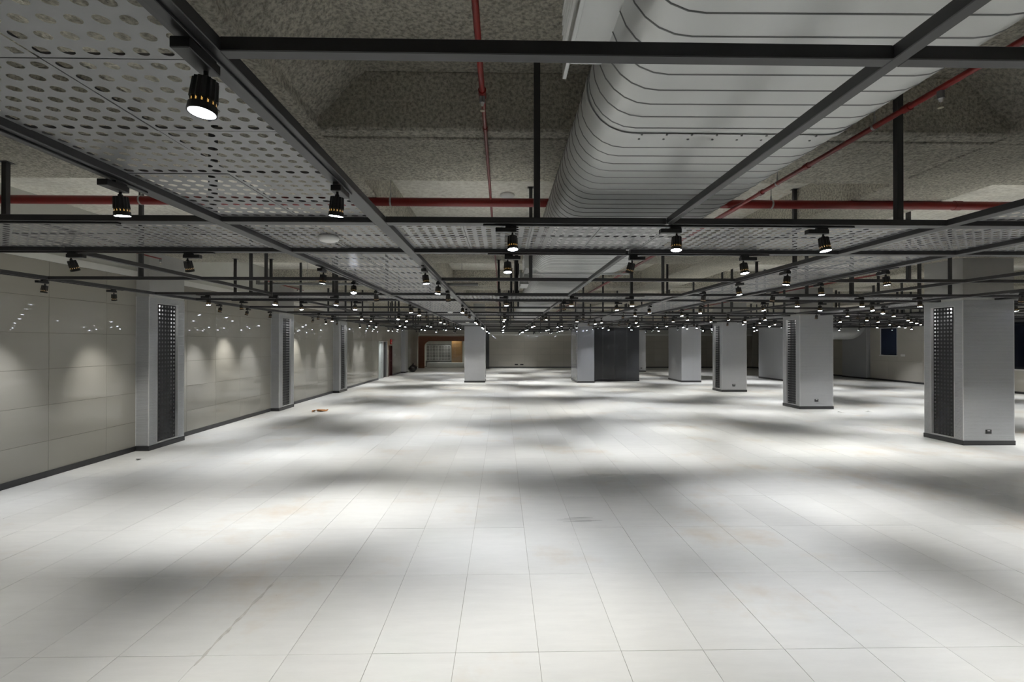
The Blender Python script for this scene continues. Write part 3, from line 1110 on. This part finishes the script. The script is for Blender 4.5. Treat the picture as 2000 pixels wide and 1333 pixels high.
# coupling with riveted screws
e = .006
loft([(2.80, oval(DX, DZ1, DH1 + e, DR1 + e)), (2.88, oval(DX, DZ1, DH1 + e, DR1 + e))], M['galv']).build('coupling', duct)
rv = MB().cyl((0, 0, 0), (0, 0, -.008), .008, .006, M['seam'], 6).mesh('screw')
for k in range(8):
    for dy in (-.03, .03):
        link('screw', rv, duct, (DX - .50 + k * .145, 2.84 + dy, DZ1 - DR1 - .003))
for yy in (6.1, 8.4, 13.2, 18.0):
    zz = DZ1 - DR1
    hw = DH1 if yy < 8.6 else DH2
    MB().box(DX - hw - .05, DX + hw + .05, yy - .015, yy + .015, (DZ1 - DR1 if yy < 8.6 else DZ2 - DR2) - .03, (DZ1 - DR1 if yy < 8.6 else DZ2 - DR2) - .004, M['seam'] if yy < 8 else M['galv'], bev=.002).build('support_strap', duct)
    for sx in (-1, 1):
        MB().cyl((DX + sx * (hw + .03), yy, DZ1 - .2), (DX + sx * (hw + .03), yy, ZBM), .005, .005, M['steel'], 6).build('support_rod', duct)


def outlet_box(y0, y1, nm):
    x1 = DX - DH1 + .06 if y0 < 8 else DX - DH2 + .05
    x0 = x1 - .24
    z0, z1 = DZ1 - .07, DZ1 + .20
    ob = MB()
    ob.box(x0 + .02, x1, y0, y1, z0, z1, M['galv'])
    # outer flange round the grille
    ob.box(x0, x0 + .02, y0 - .05, y1 + .05, z0 - .05, z1 + .05, M['galv'], bev=.002)
    q = ob.build('side_outlet', duct)
    bl = MB()
    for k in range(5):
        z = z0 + .03 + k * .05
        bl.box(x0 - .012, x0 + .004, y0 + .02, y1 - .02, z, z + .006, M['white'])
    bl.build('louvre_blades', q)


outlet_box(1.25, 2.45, 'near'); outlet_box(9.1, 9.9, 'mid'); outlet_box(11.6, 12.5, 'far')


# ------------------------------------------------------------------ SPRINKLER PIPES
def pipe(name, label, segs, couplings=(), heads=(), hangers=()):
    root = empty(name, segs[0][0])
    o0 = Vector(segs[0][0])
    tag(root, label, 'pipe', 'red sprinkler pipes')
    for (p, q, r) in segs:
        MB().cyl(Vector(p) - o0, Vector(q) - o0, r, r, M['red'], 14).build('pipe_run', root)
    for (p, q, r) in couplings:
        MB().cyl(Vector(p) - o0, Vector(q) - o0, r, r, M['red'], 14).build('coupling', root)
    for h in heads:
        h = Vector(h) - o0
        hm = MB()
        hm.cyl(h, h + Vector((0, 0, -.05)), .022, .022, M['seam'], 10)
        hm.cyl(h + Vector((0, 0, -.05)), h + Vector((0, 0, -.075)), .014, .010, M['white'], 10)
        hm.cyl(h + Vector((-.008, 0, -.075)), h + Vector((-.008, 0, -.11)), .003, .003, M['brass'], 6)
        hm.cyl(h + Vector((.008, 0, -.075)), h + Vector((.008, 0, -.11)), .003, .003, M['brass'], 6)
        hm.cyl(h + Vector((0, 0, -.11)), h + Vector((0, 0, -.114)), .018, .018, M['brass'], 10)
        hm.build('sprinkler_head', root)
    for (h, zt, r) in hangers:
        h = Vector(h) - o0
        hm = MB()
        hm.cyl(h + Vector((0, 0, r)), Vector((h.x, h.y, zt - o0.z)), .005, .005, M['steel'], 6)
        hm.cyl(h + Vector((-.0, 0, r + .0)), h + Vector((0, 0, r + .06)), .012, .008, M['steel'], 8)
        k = 14
        ax = 'x' if name == 'main_pipe' else 'y'
        vs, fs = [], []
        for i in range(k):
            t = 2 * math.pi * i / k
            for wd in (-.012, .012):
                a, b2 = (r + .004) * math.cos(t), (r + .004) * math.sin(t)
                vs.append((h.x + (wd if ax == 'x' else a), h.y + (a if ax == 'x' else wd), h.z + b2))
        for i in range(k):
            fs.append((2 * i, 2 * i + 1, (2 * i + 3) % (2 * k), (2 * i + 2) % (2 * k)))
        hm.add(vs, fs, M['steel'])
        hm.build('hanger', root)


ZM = CAMH + 1.84
pipe('main_pipe', 'thick red sprinkler main running across the hall behind nearest grid strip', [((XW + .02, 6.42, ZM), (XR - .1, 6.42, ZM), .056)],
     hangers=[((-1.45, 6.42, ZM), ZS, .056), ((3.55, 6.42, ZM), ZS, .056), ((-4.65, 6.42, ZM), ZS, .056), ((8.2, 6.42, ZM), ZS, .056)],
     couplings=[((-2.4, 6.42, ZM), (-2.3, 6.42, ZM), .056), ((6.0, 6.42, ZM), (6.1, 6.42, ZM), .063)])
xb = -0.15
zb_ = CAMH + 1.87
pipe('branch_pipe', 'thin red sprinkler branch running forward left of the big duct',
     [((xb, YB + .1, zb_), (xb, 3.9, zb_), .021), ((xb, 3.9, zb_), (xb, 6.36, zb_), .0165), ((xb, 6.49, zb_ - .02), (xb, 30, zb_ - .02), .0165)],
     couplings=[((xb, 3.62, zb_), (xb, 3.72, zb_), .030), ((xb, 4.25, zb_), (xb, 4.30, zb_), .022), ((xb, 2.55, zb_), (xb, 2.60, zb_), .026)], heads=[(xb, 3.67, zb_ - .02)])
pipe('branch_pipe', 'thin red sprinkler branch along the right side of the big duct',
     [((3.0, YB + .1, CAMH + 1.75), (3.0, 6.42, CAMH + 1.75), .022), ((3.0, 6.42, CAMH + 1.75), (3.0, 30, CAMH + 1.75), .022)],
     couplings=[((3.0, y, CAMH + 1.75), (3.0, y + .06, CAMH + 1.75), .03) for y in (3.55, 4.75, 5.6)], heads=[(3.0, 3.3, CAMH + 1.73)],
     hangers=[((3.0, 3.9, CAMH + 1.75), ZS, .022), ((3.0, 5.3, CAMH + 1.75), ZBM, .022)])
pipe('branch_pipe', 'second thin red pipe beside the duct beyond the sprinkler main',
     [((3.16, 6.42, CAMH + 1.82), (3.16, 28, CAMH + 1.82), .018)])
pipe('branch_pipe', 'short red sprinkler branch high by nearest left pilaster', [((-6.98, 8.6, CAMH + 1.72), (-6.98, 10.2, CAMH + 1.72), .014)], heads=[(-6.98, 10.18, CAMH + 1.71)])
pipe('branch_pipe', 'red sprinkler branch high by second left pilaster', [((-6.98, 14.4, CAMH + 1.85), (-6.98, 17.4, CAMH + 1.85), .018)], heads=[(-6.98, 16.9, CAMH + 1.83)])
pipe('branch_pipe', 'red sprinkler branch above the line of right columns', [((9.75, 12.5, CAMH + 1.80), (9.75, 27, CAMH + 1.80), .022)], heads=[(9.75, 18.0, CAMH + 1.78)])
cd = empty('conduit', (-6.0, 12.2, 0))
tag(cd, 'dark grey conduit running across above the left bays', 'conduit')
MB().cyl((0, 0, CAMH + 1.46), (5.4, 0, CAMH + 1.46), .035, .035, M['seam'], 10).build('conduit_run', cd)
MB().cyl((0, 0, CAMH + 1.44), (0, 0, CAMH + 1.62), .05, .05, M['seam'], 10).build('end_box', cd)
for xx in (1.2, 3.2, 5.0):
    MB().cyl((xx, 0, CAMH + 1.49), (xx, 0, ZS if False else ZS - .0), .005, .005, M['steel'], 6).build('hanger_rod', cd)


# ------------------------------------------------------------------ DETECTORS, small ceiling things
def detector(x, y, z, r, label):
    mb = MB().lathe([(0, r * .9), (-.012, r), (-.030, r), (-.048, r * .82), (-.056, r * .55), (-.057, .001)], M['white'], 24)
    o = mb.build('smoke_detector', None, (x, y, z))
    tag(o, label, 'detector')


detector(-1.62, 4.62, ZP - .001, .095, 'white oval detector under the nearest strip crossing, left of centre')
detector(-1.62, 15.4, ZP - .001, .09, 'white detector under the left panel strip in mid hall')
detector(-1.62, 23.0, ZP - .001, .09, 'white detector far along the left panel strip')
detector(0.08, 7.95, ZS - .006, .12, 'pale round ceiling speaker on the slab left of the duct')

# ------------------------------------------------------------------ FAR LEFT: doors in the left wall
def door(nm, label, y0, y1, zt, m):
    root = empty(nm, (XW, (y0 + y1) / 2, 0))
    tag(root, label, 'door', kind='structure')
    h = (y1 - y0) / 2
    MB().box(-.14, -.10, -h + .03, h - .03, .005, zt - .03, M[m], bev=.004).build('door_leaf', root)
    fr = MB()
    fr.box(-.20, .012, -h, -h + .04, 0, zt, M['cladtrim'] if m != 'reddoor' else M['reddoor'])
    fr.box(-.20, .012, h - .04, h, 0, zt, M['cladtrim'] if m != 'reddoor' else M['reddoor'])
    fr.box(-.20, .012, -h + .04, h - .04, zt - .04, zt, M['cladtrim'] if m != 'reddoor' else M['reddoor'])
    fr.build('door_frame', root)
    MB().cyl((-.10, h - .12, 1.02), (-.03, h - .12, 1.02), .012, .012, M['steel'], 8).build('door_handle', root)


door('door_1', 'pale grey-green door in the far part of the left wall', 30.3, 31.42, 2.36, 'greendoor')
door('door_2', 'tall dark opening, its darkness given by a near-black leaf, beside the pale grey-green door', 31.5, 32.65, 2.36, 'darkopening')  # near-black leaf stands in for the darkness of the opening
door('door_3', 'narrow dark red door under a small red sign', 33.0, 34.1, 2.08, 'reddoor')
o = MB().box(XW + .001, XW + .05, 33.45, 33.85, 2.17, 2.50, M['redsign'], bev=.01).build('exit_sign')
tag(o, 'small red box sign above the narrow dark red door', 'sign')
MB().box(XW + .05, XW + .053, 33.53, 33.77, 2.24, 2.30, M['white']).build('sign_mark', o)
o = MB().box(XW + .001, XW + .012, 34.9, 35.02, 1.35, 1.47, M['white'], bev=.002).build('wall_switch')
tag(o, 'white wall switch right of the dark red door', 'switch')
MB().box(XW + .012, XW + .016, 34.94, 34.98, 1.38, 1.44, M['trimwhite'], bev=.001).build('rocker', o)

# rubbish bag by the last pilaster
bg = MB()
R2 = random.Random(3)
nu, nv = 14, 9
vs, fs = [], []
for j in range(nv + 1):
    ph = math.pi * j / nv
    for i in range(nu):
        th = 2 * math.pi * i / nu
        r = (.30 + .05 * math.sin(3 * th + 2 * ph) + R2.uniform(-.025, .025))
        z = .26 + .30 * math.cos(ph) + (.10 if j == 0 else 0)
        vs.append((r * math.sin(ph) * math.cos(th), r * math.sin(ph) * math.sin(th), max(0, z)))
for j in range(nv):
    for i in range(nu):
        fs.append((j * nu + i, j * nu + (i + 1) % nu, (j + 1) * nu + (i + 1) % nu, (j + 1) * nu + i))
bg.add(vs, fs, M['bag'], True)
bg.cyl((0, 0, .58), (.04, .02, .70), .03, .07, M['bag'], 8)
o = bg.build('rubbish_bag', None, (-6.93, 38.35, 0))
tag(o, 'black rubbish bag on the floor by the last left pilaster', 'bag')

# ------------------------------------------------------------------ FAR LEFT SHOPFRONT
sf = empty('shopfront', (-4.5, 44.2, 0))
tag(sf, 'red-brown wooden shopfront with glass at the far left end', 'shopfront')


def sbox(name, x0, x1, y0, y1, z0, z1, m, parent=sf, bev=.004):
    return MB().box(x0 + 4.5, x1 + 4.5, y0 - 44.2, y1 - 44.2, z0, z1, M[m], bev=bev).build(name, parent)


sbox('jamb', -7.50, -6.95, 44.1, 44.35, 0, 2.86, 'wood')
sbox('header', -6.95, -1.6, 44.1, 44.35, 2.42, 2.86, 'wood')
sbox('jamb', -1.85, -1.6, 44.1, 44.35, 0, 2.42, 'wood')
sbox('mullion', -3.05, -2.95, 44.15, 44.30, 0, 2.42, 'wood')
# rounded upper left corner of the opening
mb = MB(); vs = []; k = 8
cx_, cz_, rr = -6.95, 2.42, .5
pts = [(cx_, cz_)] + [(cx_ + rr - rr * math.sin(math.pi / 2 * t / k), cz_ - rr + rr * math.cos(math.pi / 2 * t / k)) for t in range(k + 1)]
for yy in (44.1, 44.35):
    vs += [(p[0] + 4.5, yy - 44.2, p[1]) for p in pts]
nn = len(pts)
mb.add(vs, [tuple(range(nn)), tuple(range(nn, 2 * nn))] + [(i, i + 1, nn + i + 1, nn + i) for i in range(1, nn - 1)], M['wood'])
mb.build('corner_bracket', sf)
sbox('glass_pane', -6.95, -3.05, 44.22, 44.232, .03, 2.42, 'glass', bev=0)
sbox('glass_pane', -2.95, -1.85, 44.22, 44.232, .03, 2.42, 'glass', bev=0)
sbox('floor_rail', -6.95, -1.85, 44.18, 44.27, 0, .035, 'steel')
wl2 = MB()
wl2.box(XW - .1, XW, YF, YF + 6, 0, ZS, M['plaster']); wl2.box(-1.5, -1.4, YF + .25, YF + 6, 0, ZS, M['plaster'])
wl2.box(XW - .1, -1.4, YF + 5.9, YF + 6, 0, ZS, M['plaster'])
o = wl2.build('wall_annex'); tag(o, 'pale walls of the room seen through the far shopfront', 'wall', kind='structure')
lt = empty('lattice_screen', (-5.95, 46.2, 0))
tag(lt, 'white square lattice screen behind the far left shop glass', 'screen')
for k in range(17):
    MB().box(-1.15 + k * .14, -1.115 + k * .14, -.012, .012, .62, 2.02, M['white'], bev=.002).build('lattice_bar', lt)
for k in range(11):
    MB().box(-1.16, 1.13, -.010, .014, .62 + k * .137, .655 + k * .137, M['white'], bev=.002).build('lattice_bar', lt)
MB().box(-1.16, 1.14, .25, .30, .55, 2.1, M['base']).build('backing', lt)
MB().box(-1.2, 1.18, -.05, .3, 0, .60, M['seam']).build('base_cabinet', lt)
cb = empty('cupboard', (-4.24, 46.4, 0))
tag(cb, 'tan wooden cupboard right of the white lattice behind shop glass', 'cupboard')
MB().box(-.5, .5, -.2, .2, 0.02, 2.5, M['tan'], bev=.005).build('carcass', cb)
for k in range(6):
    MB().box(-.48, .48, -.225, -.2, .45 + k * .34, .76 + k * .34, M['tan'], bev=.004).build('door_slat', cb)
ct = MB().box(-6.9, -2.0, 45.2, 45.6, 0, .45, M['core'], bev=.01).build('low_counter')
tag(ct, 'low grey counter just inside the far shop glass', 'counter')
la = bpy.data.lights.new('annex_lamp', 'AREA'); la.size = .5; la.energy = 110; la.color = (1, .97, .9)
lo = bpy.data.objects.new('annex_lamp', la); COL.objects.link(lo); lo.location = (-4.5, 46.2, 3.08)
o = MB().cyl((-4.6, 45.7, 3.1), (-4.6, 45.7, 3.14), .16, .16, M['diff'], 20).build('ceiling_lamp')
tag(o, 'small round lit ceiling lamp inside the far shop', 'lamp')
o = MB().box(XW, -1.5, YF + .25, YF + 5.9, 3.14, 3.2, M['plaster']).build('ceiling_annex')
tag(o, 'plain low ceiling of the room behind the shopfront', 'ceiling', kind='structure')

# ------------------------------------------------------------------ RIGHT WALL: windows, duct elbow, switch
wn = empty('window_1', (XR, 28.95, 0)); tag(wn, 'small window with navy blind on the right side wall', 'window', kind='structure')
MB().box(.02, .06, -.62, .62, 1.58, 3.17, M['navy'], bev=.004).build('blind', wn)
MB().box(-.04, .16, -.70, .70, 1.50, 1.55, M['trimwhite'], bev=.004).build('window_sill', wn)
fr = MB()
for (a, b2, c, d2) in ((-.65, -.60, 1.55, 3.2), (.60, .65, 1.55, 3.2), (-.60, .60, 3.15, 3.2)):
    fr.box(-.01, .10, a, b2, c, d2, M['cladtrim'])
fr.build('window_frame', wn)
wn = empty('window_2', (XR, 21.1, 0)); tag(wn, 'large dark window at the right edge behind the nearest column', 'window', kind='structure')
MB().box(.06, .08, -.86, .90, 1.14, 3.56, M['night']).build('pane', wn)
fr = MB()
for (a, b2, c, d2) in ((-.92, -.86, 1.1, 3.6), (.90, .95, 1.1, 3.6), (-.03, .03, 1.14, 3.56)):
    fr.box(-.01, .14, a, b2, c, d2, M['cladtrim'])
fr.box(-.01, .14, -.86, .90, 3.54, 3.6, M['cladtrim'])
fr.build('window_frame', wn)
MB().box(-.05, .14, -.95, .97, 1.04, 1.10, M['trimwhite'], bev=.004).build('window_sill', wn)
o = MB().box(XR - .012, XR - .001, 27.75, 28.05, 1.50, 1.62, M['white'], bev=.002).build('wall_switch')
tag(o, 'white double switch plate on the right wall below the window', 'switch')
MB().box(XR - .016, XR - .012, 27.79, 27.88, 1.52, 1.60, M['trimwhite']).build('rocker', o)
MB().box(XR - .016, XR - .012, 27.92, 28.01, 1.52, 1.60, M['trimwhite']).build('rocker', o)
el = empty('duct_elbow', (21.2, 29.75, 2.86)); tag(el, 'grey round duct with elbow high by the right wall pillar', 'duct')
mb = MB()
mb.cyl((-3.1, 0, .05), (0, 0, .05), .42, .42, M['galv'], 24)
mb.build('duct_run', el)
mb = MB(); rings = []
k = 8
for t in range(k + 1):
    a = math.pi / 2 * t / k
    c = Vector((0.62 * math.sin(a), 0, .05 + .62 * (1 - math.cos(a)) * 1.0))
    dirv = Vector((math.cos(a), 0, math.sin(a)))
    up = Vector((-math.sin(a), 0, math.cos(a)))
    rings.append([c + up * (.42 * math.cos(2 * math.pi * i / 24)) + Vector((0, .42 * math.sin(2 * math.pi * i / 24), 0)) for i in range(24)])
vs = [v for r in rings for v in r]
mb.add(vs, [(r * 24 + i, r * 24 + (i + 1) % 24, (r + 1) * 24 + (i + 1) % 24, (r + 1) * 24 + i) for r in range(k) for i in range(24)], M['galv'], True)
mb.build('elbow', el)
for xx in (-2.9, -.3):
    MB().cyl((xx, 0, .42), (xx, 0, ZS - 2.86 - (0 if xx > -1 else .53)), .008, .008, M['steel'], 6).build('support_rod', el)
for xx in (-2.4, -1.2):
    MB().box(xx - .12, xx + .12, -.12, .12, -.40, -.37, M['white'], bev=.004).build('diffuser', el)

# ------------------------------------------------------------------ FLOOR LITTER
def crumple(seed, n_, size, m):
    r = random.Random(seed)
    mb = MB()
    for k in range(n_):
        cx, cy = r.uniform(-.16, .16) * size, r.uniform(-.07, .07) * size
        s = r.uniform(.06, .10) * size
        a = r.uniform(0, 3.1)
        vs = []
        for t in range(7):
            th = 2 * math.pi * t / 7
            x, y = s * math.cos(th) * 1.4, s * math.sin(th) * .6
            vs.append((cx + x * math.cos(a) - y * math.sin(a), cy + x * math.sin(a) + y * math.cos(a), .004 + r.uniform(0, .05) * size))
        top = [(v[0] * .98, v[1] * .98, v[2] + .004) for v in vs]
        mb.add(vs + top, [tuple(range(7)), tuple(range(7, 14))] + [(i, (i + 1) % 7, 7 + (i + 1) % 7, 7 + i) for i in range(7)], m)
    return mb


o = crumple(5, 6, 1.2, M['leaf']).build('dry_leaves', None, (-6.0, 16.2, 0))
tag(o, 'small heap of curled dry orange-brown leaves on the floor near left wall', 'leaf litter')
o = crumple(8, 3, .6, M['trimwhite']).build('paper_scrap', None, (11.0, 15.75, 0))
tag(o, 'tiny white paper scrap at the foot of the second right column', 'scrap')
o = crumple(9, 4, .7, M['trimwhite']).build('paper_scrap', None, (12.0, 15.9, 0))
tag(o, 'crumpled white scrap on the floor right of the second column', 'scrap')
o = crumple(12, 2, .35, M['black']).build('dark_chip', None, (-6.95, 9.55, 0))
tag(o, 'tiny dark chip on floor near the nearest left pilaster', 'scrap')

M['chalk'] = mat('chalky_adhesive', (0.50, 0.49, 0.46), 0.9, noise=0.35, nscale=18)
r = random.Random(21)
mb = MB(); vs = []; N = 26
for i in range(N + 1):
    y = 3.45 + 1.15 * i / N
    wd = .004 + .010 * abs(math.sin(i * .55)) * (1 - abs(i / N - .55)) + r.uniform(-.003, .006)
    cx = -2.128 + r.uniform(-.006, .006)
    vs += [(cx - wd, y, .0012), (cx + wd, y, .0012), (cx, y, .0030)]
fs = []
for i in range(N):
    a, b2 = 3 * i, 3 * i + 3
    fs += [(a, a + 2, b2 + 2, b2), (a + 2, a + 1, b2 + 1, b2 + 2), (a + 1, a, b2, b2 + 1)]
mb.add(vs, fs, M['chalk'])
o = mb.build('adhesive_streak')
tag(o, 'long grey chalky adhesive streak on a floor joint, lower left foreground', 'floor mark')
mb = MB()
for k in range(5):
    y = 6.15 + k * .035 + r.uniform(-.01, .01); x0 = .72 + r.uniform(-.05, .2); L_ = r.uniform(.25, .5)
    mb.add([(x0, y, .0012), (x0 + L_, y + .004, .0012), (x0 + L_, y + .008, .0012), (x0 + L_ / 2, y + .009, .0022), (x0, y + .004, .0012)], [(0, 1, 2, 3, 4)], M['seam'])
o = mb.build('scuff_marks')
tag(o, 'cluster of thin dark parallel scuff lines on the floor ahead of the camera', 'floor mark')
print('spots', n_spot, 'objects', len(bpy.data.objects))
